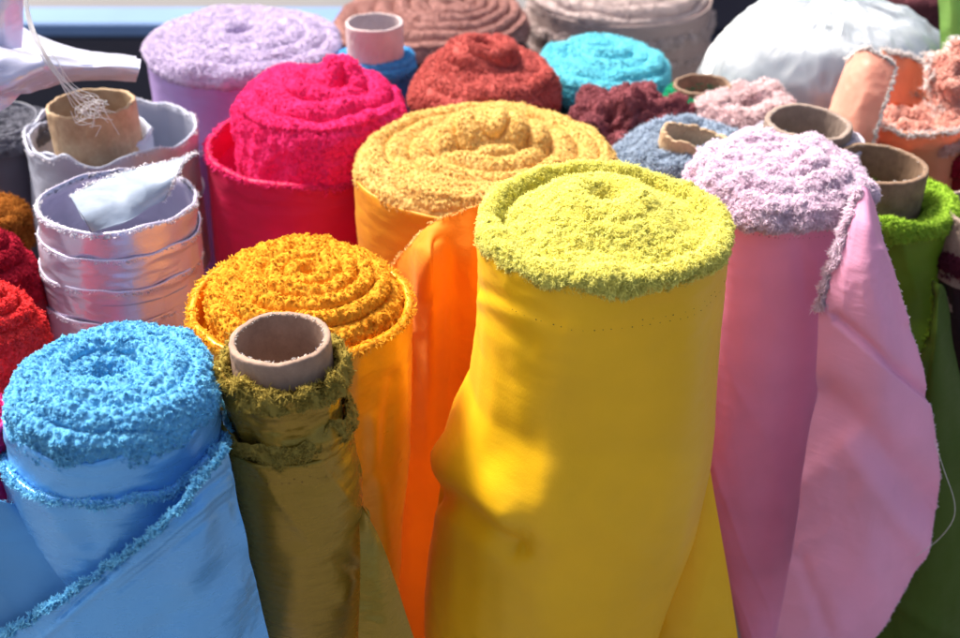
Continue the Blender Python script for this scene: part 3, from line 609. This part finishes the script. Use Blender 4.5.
# ---- green roll with tube
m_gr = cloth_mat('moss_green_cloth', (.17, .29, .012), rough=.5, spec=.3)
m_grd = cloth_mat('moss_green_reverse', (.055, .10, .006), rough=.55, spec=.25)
m_grp = pile_mat('lime_green_fleece', (.40, .64, .05), (.30, .54, .035), .35, 50)
R = Roll('green', 'lime green roll round a wide brown cardboard tube, right of the pink roll', (888, 194), 66, 1.12, [(235, 838, 948), (330, 834, 937), (450, 830, 925), (638, 824, 905)], lob=((2, .02, .4),))
R.wall(m_gr, 1.12-.016, wr=.0025, seed=181.)
R.pile(m_grp, [(.55, -.035), (.62, -.016), (.72, -.008), (.85, -.004), (.95, .001), (1.02, -.004), (1.04, -.013), (1.0, -.022)], 15000, L=.0042, rad=.0006, layers=2, ridge=.003, lump=.004, lf=30, nub=.0016, nf=200, nr=70, nt_=320, name='fleece_pile')
tx, ty = at_z(878, 166, 1.155)
tube(R.root, (R.X-.012, R.Y+.004, 1.152), .046, .06, CARD, wallt=.0055, crush=.015, rough=.0005, tilt=(-.02, .0), depth=.1, seed=11.4, torn=260)
patch('loose_flap', [[(934, 280, 1.10), (939, 284, 1.09), (945, 292, 1.10)], [(924, 340, 1.07), (938, 342, 1.06), (958, 360, 1.08)], [(890, 420, 1.055), (930, 420, 1.04), (975, 440, 1.06)],
                     [(880, 520, 1.045), (930, 520, 1.03), (985, 520, 1.05)], [(872, 640, 1.04), (930, 640, 1.02), (990, 640, 1.04)], [(868, 700, 1.04), (930, 700, 1.02), (990, 700, 1.04)]],
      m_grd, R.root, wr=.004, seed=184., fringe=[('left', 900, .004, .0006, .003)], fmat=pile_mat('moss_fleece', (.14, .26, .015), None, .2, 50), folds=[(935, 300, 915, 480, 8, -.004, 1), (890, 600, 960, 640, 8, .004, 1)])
# ---- coral roll
m_co = cloth_mat('coral_cloth', (.97, .38, .20), rough=.42, spec=.35, transl=.35)
m_cof = cloth_mat('peach_cloth_reverse', (.97, .52, .38), rough=.42, spec=.35, transl=.45)
m_cop = pile_mat('coral_fleece', (.95, .52, .42), (.92, .36, .27), .35, 50)
m_cot = pile_mat('frosted_coral_edge', (.97, .86, .82), None, .4, 50)
R = Roll('coral', 'coral orange roll with peach flap pulled open at its left side, back right', (912, 112), 56, 1.135, [(130, 860, 962), (180, 868, 958), (300, 870, 950)], lob=((2, .04, .4),))
R.wall(m_co, 1.135+.0, wr=.003, seed=191., open_top=True, thick=.003, fringe=(3400, .005, .0005, m_cot, .1), nt_=260, wavy=.006)
R.pile(m_cop, [(0, -.030), (.14, -.024), (.35, -.012), (.6, -.010), (.8, -.018), (.94, -.03)], 12000, L=.0055, rad=.0007, layers=2, ridge=.004, lump=.014, lf=40, nub=.001, nr=80, nt_=240, clump=1.3, name='fleece_pile')
patch('loose_flap', [[(846, 58, 1.36), (856, 50, 1.33), (872, 50, 1.31), (896, 66, 1.30)], [(838, 80, 1.345), (850, 76, 1.31), (868, 78, 1.29), (890, 90, 1.285)],
                     [(830, 104, 1.335), (842, 104, 1.30), (860, 108, 1.275), (880, 118, 1.27)], [(822, 130, 1.325), (836, 134, 1.29), (853, 142, 1.265), (872, 150, 1.26)], [(818, 190, 1.31), (834, 190, 1.28), (850, 190, 1.26), (872, 190, 1.255)]],
      m_cof, R.root, wr=.004, seed=194., fringe=[('top', 1500, .004, .0004, .002), ('right', 1500, .0035, .0004, .002)], fmat=m_cot, nu=90, nv=60)
patch('upright_fold', [[(882, 50, 1.40), (905, 56, 1.41), (925, 62, 1.41), (942, 72, 1.39)], [(884, 72, 1.38), (905, 76, 1.40), (925, 82, 1.40), (940, 90, 1.38)], [(888, 100, 1.37), (905, 104, 1.385), (925, 108, 1.385), (936, 112, 1.37)]],
      m_co, R.root, wr=.002, seed=196., fringe=[('top', 900, .006, .0005, .002)], fmat=m_cot, nu=60, nv=60)
patch('folded_fleece', [[(928, 60, 1.40), (945, 46, 1.40), (965, 40, 1.40), (990, 40, 1.40)], [(930, 84, 1.375), (948, 76, 1.36), (970, 74, 1.36), (990, 74, 1.36)], [(936, 110, 1.36), (950, 112, 1.34), (970, 112, 1.34), (990, 112, 1.34)], [(942, 140, 1.35), (955, 145, 1.33), (972, 145, 1.33), (990, 145, 1.33)]],
      m_cop, R.root, wr=.008, wf=(50, 50, 50), seed=197., cover=(5000, .005, .0007), nu=90, nv=80, thick=.01, fringe=[('top', 1200, .006, .0006, .012), ('left', 1600, .006, .0006, .016), ('bottom', 500, .006, .0006, .01)], fmat=m_cot)
# ---- satin silver roll with ribbed wraps
m_si = cloth_mat('silver_lilac_satin', (.74, .69, .84), rough=.2, spec=.9, metal=.4, transl=.03, c2=(.58, .52, .68))
m_sii = cloth_mat('grey_blue_satin', (.30, .36, .46), rough=.35, spec=.5, metal=.1)
m_sip = pile_mat('silver_frayed_edge', (.86, .82, .90), None, .3, 60)
R = Roll('silver', 'silvery satin roll with three frayed wrap edges and open top, behind the blue roll', (118, 200), 77, 1.17, [(210, 42, 196), (250, 46, 196), (290, 52, 193), (330, 60, 190), (638, 100, 170)], lob=((2, .015, .4),), sy=.95)
R.wall(m_si, 1.17, wr=.003, seed=201., open_top=True, thick=.003, fringe=(2600, .003, .0006, m_sip, .1), wavy=.004, wf=(10, 10, 10))
for k, (dz, s) in enumerate(((.026, 3.), (.056, 5.), (.09, 8.))):
    R.wall(m_si, 1.17-dz, wr=.003, seed=201.+s, zbot=1.17-dz-.055 if k < 2 else 0., nz=36 if k < 2 else 150, dr=.0022*(k+1)*.9, name='wrap_layer', fringe=(3200, .0018, .0004, m_sip, .1), wavy=.003, thick=.0016, wf=(10, 10, 10))
patch('inner_fold', [[(70, 196, 1.06), (100, 180, 1.08), (135, 168, 1.10), (168, 162, 1.11), (196, 154, 1.12)], [(76, 206, 1.03), (105, 192, 1.06), (135, 180, 1.08), (160, 172, 1.09), (186, 162, 1.10)],
                     [(82, 216, 1.0), (108, 206, 1.03), (132, 196, 1.05), (155, 186, 1.07), (176, 178, 1.08)], [(92, 232, .995), (112, 226, 1.01), (130, 220, 1.025), (148, 208, 1.05), (166, 200, 1.07)]],
      m_sii, R.root, wr=.002, seed=205., fringe=[('top', 500, .003, .0005, .002), ('right', 500, .003, .0005, .002)], fmat=m_sip, nu=60, nv=90)
build('wrap_core', [(lambda G: (G, grid_faces(60, 2, True), 0))(np.stack([np.stack([R.X+rr*np.cos(np.linspace(0, 6.2832, 60, endpoint=False)), R.Y+rr*np.sin(np.linspace(0, 6.2832, 60, endpoint=False)), np.full(60, 1.10)], -1) for rr in (.0001, R.R*.98)], 1))], [m_sii], R.root)
# ---- pale grey roll with tube and outer spiral
m_sg = cloth_mat('pearl_grey_cloth', (.50, .52, .64), rough=.4, spec=.4, metal=.1, transl=.1)
R = Roll('silvercore', 'pearl grey roll wound loosely round a torn cardboard tube, top left', (115, 128), 84, 1.135, [(150, 30, 198), (200, 32, 196), (300, 50, 180)], lob=((2, .03, 1.4), (1, .0, 0)))
R.wall(m_sg, 1.135, wr=.005, seed=211., open_top=True, thick=.003, fringe=(1500, .0028, .0005, m_sip, .1), wavy=.012)
R.wall(m_sg, 1.135-.006, wr=.003, seed=213., open_top=True, thick=.003, dr=-.026, dX=-.022, name='inner_wrap', zbot=.9, nz=60, fringe=(900, .0024, .0005, m_sip, .1), wavy=.01)
tx, ty = at_z(90, 100, 1.175)
tube(R.root, (tx, ty, 1.172), .045, .12, CARD_PALE, wallt=.004, crush=.03, rough=.0005, depth=.1, seed=13.4, tilt=(.05, -.05), torn=160)
build('wrap_core', [(lambda G: (G, grid_faces(60, 2, True), 0))(np.stack([np.stack([R.X+rr*np.cos(np.linspace(0, 6.2832, 60, endpoint=False)), R.Y+rr*np.sin(np.linspace(0, 6.2832, 60, endpoint=False)), np.full(60, 1.06)], -1) for rr in (.0001, R.R*.96)], 1))], [m_sii], R.root)
# ---- draped white satin, top left
m_dr = cloth_mat('white_lilac_satin', (.66, .66, .84), rough=.22, spec=.7, metal=.25, transl=.05)
d = thing('draped_cloth', (-.5, 1.2, 0), 'glossy lilac white satin cloth draped over the torn tube, top left corner', 'cloth')
patch('satin_sheet', [[(-60, 34, 1.26), (-20, 36, 1.25), (10, 45, 1.245), (45, 52, 1.24), (80, 56, 1.24), (112, 56, 1.24), (141, 60, 1.25)],
                      [(-60, 54, 1.18), (-20, 50, 1.17), (10, 54, 1.17), (45, 60, 1.18), (80, 64, 1.19), (112, 64, 1.20), (140, 66, 1.215)],
                      [(-60, 80, 1.15), (-20, 76, 1.145), (10, 74, 1.15), (40, 74, 1.17), (72, 74, 1.19), (108, 74, 1.20), (138, 74, 1.21)],
                      [(-60, 118, 1.16), (-20, 116, 1.155), (8, 106, 1.16), (34, 92, 1.18), (68, 82, 1.21), (106, 80, 1.22), (136, 81, 1.23)]],
      m_dr, d, wr=.004, seed=221., nu=110, nv=160, thick=.003, folds=[(0, 84, 40, 66, 8, .006, 1), (-10, 100, 22, 96, 6, -.006, 1)])
patch('hanging_fold', [[(-60, -60, 1.26), (-30, -60, 1.24), (0, -60, 1.235), (18, -60, 1.26)], [(-60, -20, 1.25), (-30, -20, 1.23), (0, -20, 1.225), (21, -20, 1.25)], [(-60, 20, 1.24), (-30, 20, 1.22), (0, 20, 1.215), (24, 22, 1.24)], [(-60, 50, 1.235), (-30, 50, 1.215), (-2, 50, 1.21), (22, 48, 1.235)]],
      m_dr, d, wr=.004, seed=225., nu=80, nv=80, thick=.004)
patch('back_fold', [[(18, 26, 1.32), (50, 42, 1.31), (90, 52, 1.30), (136, 58, 1.30)], [(18, 40, 1.28), (50, 50, 1.28), (90, 56, 1.28), (136, 60, 1.28)], [(18, 60, 1.255), (50, 62, 1.255), (90, 62, 1.255), (136, 62, 1.262)]],
      m_dr, d, wr=.002, seed=227., nu=60, nv=80)
# ---- grey cloth behind at the left edge
m_gy = cloth_mat('slate_grey_satin', (.13, .13, .17), rough=.4, spec=.4)
R = Roll('greyleft', 'dark grey satin roll at the left edge under the white satin', (0, 120), 52, 1.13, [(140, -55, 40), (240, -50, 62), (320, -40, 66), (638, 0, 80)])
R.wall(m_gy, 1.13, wr=.006, seed=231.)
R.pile(pile_mat('grey_edge', (.16, .16, .20)), [(0, -.01), (.5, -.004), (.9, -.004), (1.0, -.01), (1., -.02)], 4000, layers=4, ridge=.004, nr=50, nt_=160)
# ---- rust brown fringe at left edge
m_ru = pile_mat('rust_fleece', (.42, .13, .02), (.30, .08, .012), .3, 50)
m_ruc = cloth_mat('rust_cloth', (.25, .07, .012))
R = Roll('rust', 'rust brown shaggy roll at the left edge, under the grey cloth', (-22, 216), 48, 1.11, [(240, -70, 28), (400, -60, 20)])
R.wall(m_ruc, 1.11-.02, wr=.003, seed=241., nt_=160)
R.pile(m_ru, [(0, -.01), (.3, .003), (.8, .0), (1.0, -.012), (1.04, -.026), (1., -.034)], 7000, L=.008, rad=.0006, layers=3, ridge=.004, nr=60, nt_=200, clump=1.2)
# ---- dark crimson and scarlet rolls at the left edge
m_cr = cloth_mat('crimson_cloth', (.30, .008, .02)); m_crp = pile_mat('crimson_fleece', (.42, .012, .03), (.28, .008, .02), .25, 60)
R = Roll('crimson', 'dark crimson fleece roll at the left edge, behind the scarlet roll', (-18, 262), 56, 1.125, [(290, -72, 44), (340, -66, 58), (400, -60, 66), (638, -50, 60)])
R.wall(m_cr, 1.125-.035, wr=.003, seed=251., nt_=200)
R.pile(m_crp, [(0, .01), (.3, .022), (.6, .012), (.85, -.004), (1.0, -.02), (1.02, -.035), (1., -.045)], 12000, L=.0035, rad=.0007, layers=4, ridge=.004, lump=.004, nr=80, nt_=260)
m_re = cloth_mat('scarlet_cloth', (.82, .015, .025)); m_rep = pile_mat('scarlet_fleece', (.93, .05, .05), (.85, .02, .03), .35, 60)
R = Roll('red', 'scarlet fleece roll with layered edges at the left edge, behind the blue roll', (-16, 318), 60, 1.16, [(350, -74, 46), (400, -70, 46), (638, -60, 40)])
R.wall(m_re, 1.16-.10, wr=.003, seed=261., nt_=220, fringe=(1500, .004, .0007, m_rep, .2))
R.pile(m_rep, [(0, .016), (.3, .022), (.55, .014), (.8, .002), (.95, -.014), (1.0, -.035), (1.02, -.06), (1.0, -.085), (.98, -.105)], 22000, L=.0032, rad=.0008, layers=5, ridge=.005, lump=.004, nub=.002, nf=210, nr=120, nt_=300, blunt=.7)
m_hp = cloth_mat('hot_pink_satin', (.88, .02, .22), rough=.35, spec=.5)
R = Roll('hot', 'hot pink satin roll cut off by the left edge, beside the blue roll', (-30, 418), 41, 1.165, [(440, -70, 13), (480, -68, 14), (520, -66, 16), (638, -50, 20)])
R.wall(m_hp, 1.165, wr=.004, seed=271., nt_=200)
R.pile(pile_mat('hot_pink_edge', (.86, .04, .26)), [(0, -.01), (.4, .0), (.85, -.001), (1.0, -.006), (1., -.02)], 5000, layers=4, ridge=.004, nr=50, nt_=160)
# blue cloth in the lower left corner
d = thing('draped_cloth', (-.33, .68, 0), 'smooth darker blue cloth in the lower left corner, left of the blue roll', 'cloth')
patch('blue_sheet', [[(-60, 470, .70), (-20, 490, .70), (8, 503, .70), (28, 505, .71)], [(-60, 520, .695), (-15, 525, .695), (25, 530, .695), (54, 541, .695)], [(-60, 575, .69), (-10, 575, .688), (42, 575, .684), (84, 580, .682)],
                     [(-60, 640, .688), (-5, 640, .684), (52, 640, .68), (100, 640, .680)], [(-60, 720, .685), (-5, 720, .68), (55, 720, .678), (110, 720, .678)]],
      cloth_mat('mid_blue_cloth', (.12, .38, .74), rough=.5, spec=.3), d, wr=.003, seed=281., nu=100, nv=90, fringe=[('top', 60, .006, .0002, .001)], fmat=m_bp)
# ---- dark rolls at the right edge
m_dk = cloth_mat('black_plum_cloth', (.02, .010, .016)); m_dkp = pile_mat('plum_fleece', (.11, .018, .035))
R = Roll('dark', 'near black plum roll round a grey tube, cut off by the right edge', (985, 240), 48, 1.085, [(262, 936, 1034), (340, 936, 1030), (638, 930, 1010)])
R.wall(m_dk, 1.085-.02, wr=.004, seed=291., nt_=200)
R.pile(m_dkp, [(.5, -.01), (.7, .0), (.95, -.004), (1.02, -.014), (1., -.03)], 6000, layers=3, ridge=.004, nr=50, nt_=200, name='fleece_pile')
tube(R.root, (R.X, R.Y+.0, 1.12), R.R*.98, .07, CARD_GREY, wallt=.005, crush=.02, seed=15., depth=.1)
R = Roll('crimson2', 'deep crimson cloth roll at the right edge, below the coral roll', (975, 150), 34, 1.10, [(165, 941, 1010), (300, 941, 1005)])
R.wall(m_cr, 1.10, wr=.004, seed=295., nt_=120)
R.pile(m_crp, [(0, -.01), (.4, .0), (.85, -.001), (1.0, -.006), (1., -.02)], 3000, layers=3, ridge=.004, nr=40, nt_=120)
# ---- far back: maroon fleece and lime cloth at the top right
m_fm = pile_mat('plum_brown_fleece', (.20, .06, .075))
R = Roll('farmaroon', 'plum brown fleece roll behind the plastic bag, top right', (915, -22), 55, 1.10, [(20, 862, 968), (100, 862, 965)])
R.wall(m_mr, 1.10-.03, wr=.004, seed=301., nt_=120)
R.pile(m_fm, [(0, -.01), (.3, .004), (.8, .0), (1.0, -.012), (1.03, -.028), (1., -.04)], 6000, L=.006, rad=.0009, layers=4, ridge=.006, nr=60, nt_=200)
d = thing('hanging_cloth', (.60, 1.55, 0), 'lime green cloth strip hanging in the top right corner', 'cloth')
patch('lime_strip', [[(938, -70, 1.56), (950, -70, 1.545), (966, -70, 1.545), (990, -70, 1.56)], [(938, -20, 1.55), (950, -20, 1.535), (966, -20, 1.535), (990, -20, 1.55)], [(939, 20, 1.54), (952, 20, 1.525), (966, 20, 1.525), (990, 20, 1.54)], [(941, 70, 1.53), (954, 72, 1.515), (966, 72, 1.515), (990, 72, 1.53)]],
      cloth_mat('lime_cloth', (.36, .66, .14), transl=.3), d, wr=.003, seed=305., nu=60, nv=50)
# ---- plastic bag
def bag():
    X, Y, = at_z(818, 70, 1.09); zt = 1.09
    root = thing('plastic_bag', (X, Y, 0), 'clear plastic bag of white stuffing, gathered and tied at its top, back right', 'bag')
    def surf(scale, pleat, nz, nt_, seed):
        th = np.linspace(0, 2*np.pi, nt_, endpoint=False); prof = [(.03, .135), (.03, .115), (.035, .10), (.08, .090), (.22, .083), (.45, .074), (.70, .054), (.88, .018), (.98, -.035), (1.0, -.10), (.98, -.3), (.95, -.6), (.9, -1.07), (.0, -1.08)]
        P = catmull(np.array(prof), nz); P[:, 0] = np.maximum(P[:, 0], 0)
        T, r = np.meshgrid(th, P[:, 0], indexing='ij'); z = np.broadcast_to(P[:, 1], T.shape)
        rx = .165*scale; G = np.stack([X+.008+r*rx*np.cos(T), Y+r*rx*.85*np.sin(T), zt+z*scale**.5], -1)
        a = sstep(0, .06, r)*(1-sstep(.55, 1.0, r))
        tw = T+.25*perlin(np.stack([r*3, np.cos(T), np.sin(T)], -1)+seed)
        q = np.stack([np.cos(T)*3.4, np.sin(T)*3.4, r*2.2+seed], -1); d = pleat*a*(1.6*(1-2.2*np.abs(perlin(q)))+.7*(1-2*np.abs(perlin(q*2.3))))*(1-sstep(.1, .85, r)*.85)+pleat*1.1*fbm(G*8+seed, 3)*sstep(.2, .6, r)
        d = d+.0065*(1-2.2*np.abs(perlin(G*np.array([15, 15, 15])+seed)))*sstep(.12, .3, r)*np.clip(perlin(G*6+seed)+.6, 0, 1)+.0028*(1-2.2*np.abs(perlin(G*38+seed)))*sstep(.1, .3, r)
        G[..., 2] += d*.7; G[..., 0] += d*np.cos(T)*.5; G[..., 1] += d*np.sin(T)*.5
        return G
    Gi = surf(.95, .004, 90, 220, 3.); Gi[..., 2] = np.minimum(Gi[..., 2], zt+.055)
    w = flat_mat('white_wadding', (.84, .84, .85), .8, 60, var=.85)
    Go = surf(1.0, .008, 150, 480, 7.)
    m, t = nt('clear_film'); N = t.nodes; L = t.links
    g = N.new('ShaderNodeBsdfGlossy'); g.inputs['Roughness'].default_value = .14; g.inputs['Color'].default_value = (.95, .97, 1, 1)
    tr = N.new('ShaderNodeBsdfTransparent'); tr.inputs['Color'].default_value = (.96, .98, .98, 1)
    df = N.new('ShaderNodeBsdfTranslucent'); df.inputs['Color'].default_value = (.9, .92, .94, 1)
    d2 = N.new('ShaderNodeBsdfDiffuse'); d2.inputs['Color'].default_value = (.78, .82, .85, 1)
    ad = N.new('ShaderNodeMixShader'); ad.inputs[0].default_value = .5; L.new(df.outputs[0], ad.inputs[1]); L.new(d2.outputs[0], ad.inputs[2])
    m1 = N.new('ShaderNodeMixShader'); m1.inputs[0].default_value = .42; L.new(tr.outputs[0], m1.inputs[1]); L.new(ad.outputs[0], m1.inputs[2])
    fr = N.new('ShaderNodeFresnel'); fr.inputs['IOR'].default_value = 1.6
    m2 = N.new('ShaderNodeMixShader'); L.new(fr.outputs[0], m2.inputs[0]); L.new(m1.outputs[0], m2.inputs[1]); L.new(g.outputs[0], m2.inputs[2])
    o = N.new('ShaderNodeOutputMaterial'); L.new(m2.outputs[0], o.inputs[0])
    build('white_stuffing', [(Gi, grid_faces(220, 90, True)[:, ::-1], 0)], [w], root)
    build('clear_film', [(Go, grid_faces(480, 150, True)[:, ::-1], 0)], [m], root)
bag()
# ---- loose threads
m_th = flat_mat('white_thread', (.75, .72, .72), .5)
parts = []
for k in range(14):
    j = lambda s: rng.normal()*s
    parts.append(thread('t', [(24+j(2), -20, 1.19), (30+j(2), 22, 1.165), (48+j(3), 62+j(3), 1.14), (72+j(4), 88+j(4), 1.135), (88+j(8), 104+j(6), 1.145), (98+j(12), 118+j(8), 1.16)], .0003, m_th))
for k in range(16):
    a = rng.random()*6.28; cx, cy = 92+rng.normal()*7, 112+rng.normal()*6; w = rng.normal()*1.1
    parts.append(thread('t', [(cx+(4+q*4*rng.random())*math.cos(a+q*w), cy+(3+q*4*rng.random())*math.sin(a+q*w), 1.14+.012*rng.random()) for q in range(5)], .00028, m_th))
o = build('loose_threads', parts, [m_th]); tag(o, 'tangle of fine white threads hanging over the torn cardboard tube', 'thread')
o = build('loose_thread', [thread('t', [(934, 440, .97), (944, 470, .96), (954, 500, .955), (953, 520, .955), (938, 540, .96), (916, 556, .965)], .00028, m_th)], [m_th])
tag(o, 'single fine thread curling out from the edge of the pink flap', 'thread')
# ================================================================== SETTING
def box(name, x0, x1, y0, y1, z0, z1, mat, parent=None, bev=0.006):
    bpyv = np.array([(x, y, z) for x in (x0, x1) for y in (y0, y1) for z in (z0, z1)])
    f = np.array([(0, 1, 3, 2), (4, 6, 7, 5), (0, 4, 5, 1), (2, 3, 7, 6), (0, 2, 6, 4), (1, 5, 7, 3)])
    o = build(name, [(bpyv, f, 0)], [mat], parent)
    for p in o.data.polygons: p.use_smooth = False
    b = o.modifiers.new('bevel', 'BEVEL'); b.width = bev; b.segments = 3; return o
g = box('ground', -30, 30, -10, 60, -.2, 0, flat_mat('grey_paving', (.16, .15, .15), .8, 3)); tag(g, kind='structure')
cy0 = 3.3; zt = at_y(100, 22, cy0)[1]; yb = at_z(100, 6, zt)[1]
c = thing('bench', (0, cy0+.3, 0), 'dark navy bench with pale blue top, out of focus behind the rolls', 'bench')
box('front_panel', -4, 3, cy0, yb-.01, 0, zt-.04, flat_mat('navy_paint', (.010, .014, .04), .4, 4), c)
box('seat_board', -4.02, .02, cy0-.01, yb, zt-.037, zt, flat_mat('pale_blue_laminate', (.13, .24, .46), .7, 6, var=.7), c, .01)
box('end_block', .3, 2.9, cy0+.02, yb-.05, zt-.037, at_y(730, -14, cy0)[1], flat_mat('navy_lacquer', (.012, .016, .045), .35, 4), c, .01)
# ================================================================== LIGHT
W = bpy.data.worlds.new('World'); scene.world = W; W.use_nodes = True; t = W.node_tree
bg = t.nodes['Background']; sk = t.nodes.new('ShaderNodeTexSky'); sk.sky_type = 'NISHITA'; sk.sun_disc = False
SD = Vector((-.50, .46, .95)).normalized()          # towards the sun: behind the rolls and to the left
el = math.asin(SD.z); az = math.atan2(SD.x, SD.y)
sk.sun_elevation = el; sk.sun_rotation = az; sk.air_density = 1.0; sk.dust_density = 6.0; sk.ozone_density = 0.0
bg.inputs['Strength'].default_value = .12; t.links.new(sk.outputs[0], bg.inputs['Color'])
sl = bpy.data.lights.new('sun', 'SUN'); sl.energy = 4.3; sl.angle = math.radians(13); sl.color = (1, .965, .91)
so = bpy.data.objects.new('sun', sl); COL.objects.link(so); so.rotation_euler = (-SD).to_track_quat('-Z', 'Y').to_euler()
# ================================================================== CAMERA
cam = bpy.data.cameras.new('camera'); co = bpy.data.objects.new('camera', cam); COL.objects.link(co); scene.camera = co
cam.sensor_width = 36; cam.lens = 36*F/960; co.location = (0, 0, ZC); co.rotation_euler = (math.radians(90)-TH, 0, 0)
cam.clip_start = .05; cam.clip_end = 200
cam.dof.use_dof = True; cam.dof.focus_distance = 1.0; cam.dof.aperture_fstop = 6.7
scene.view_settings.view_transform = 'Standard'; scene.view_settings.look = 'None'; scene.view_settings.exposure = .9; scene.view_settings.gamma = 1
scene.cycles.max_bounces = 12; scene.cycles.diffuse_bounces = 8; scene.cycles.transparent_max_bounces = 12
scene.render.resolution_x = 1024; scene.render.resolution_y = 681
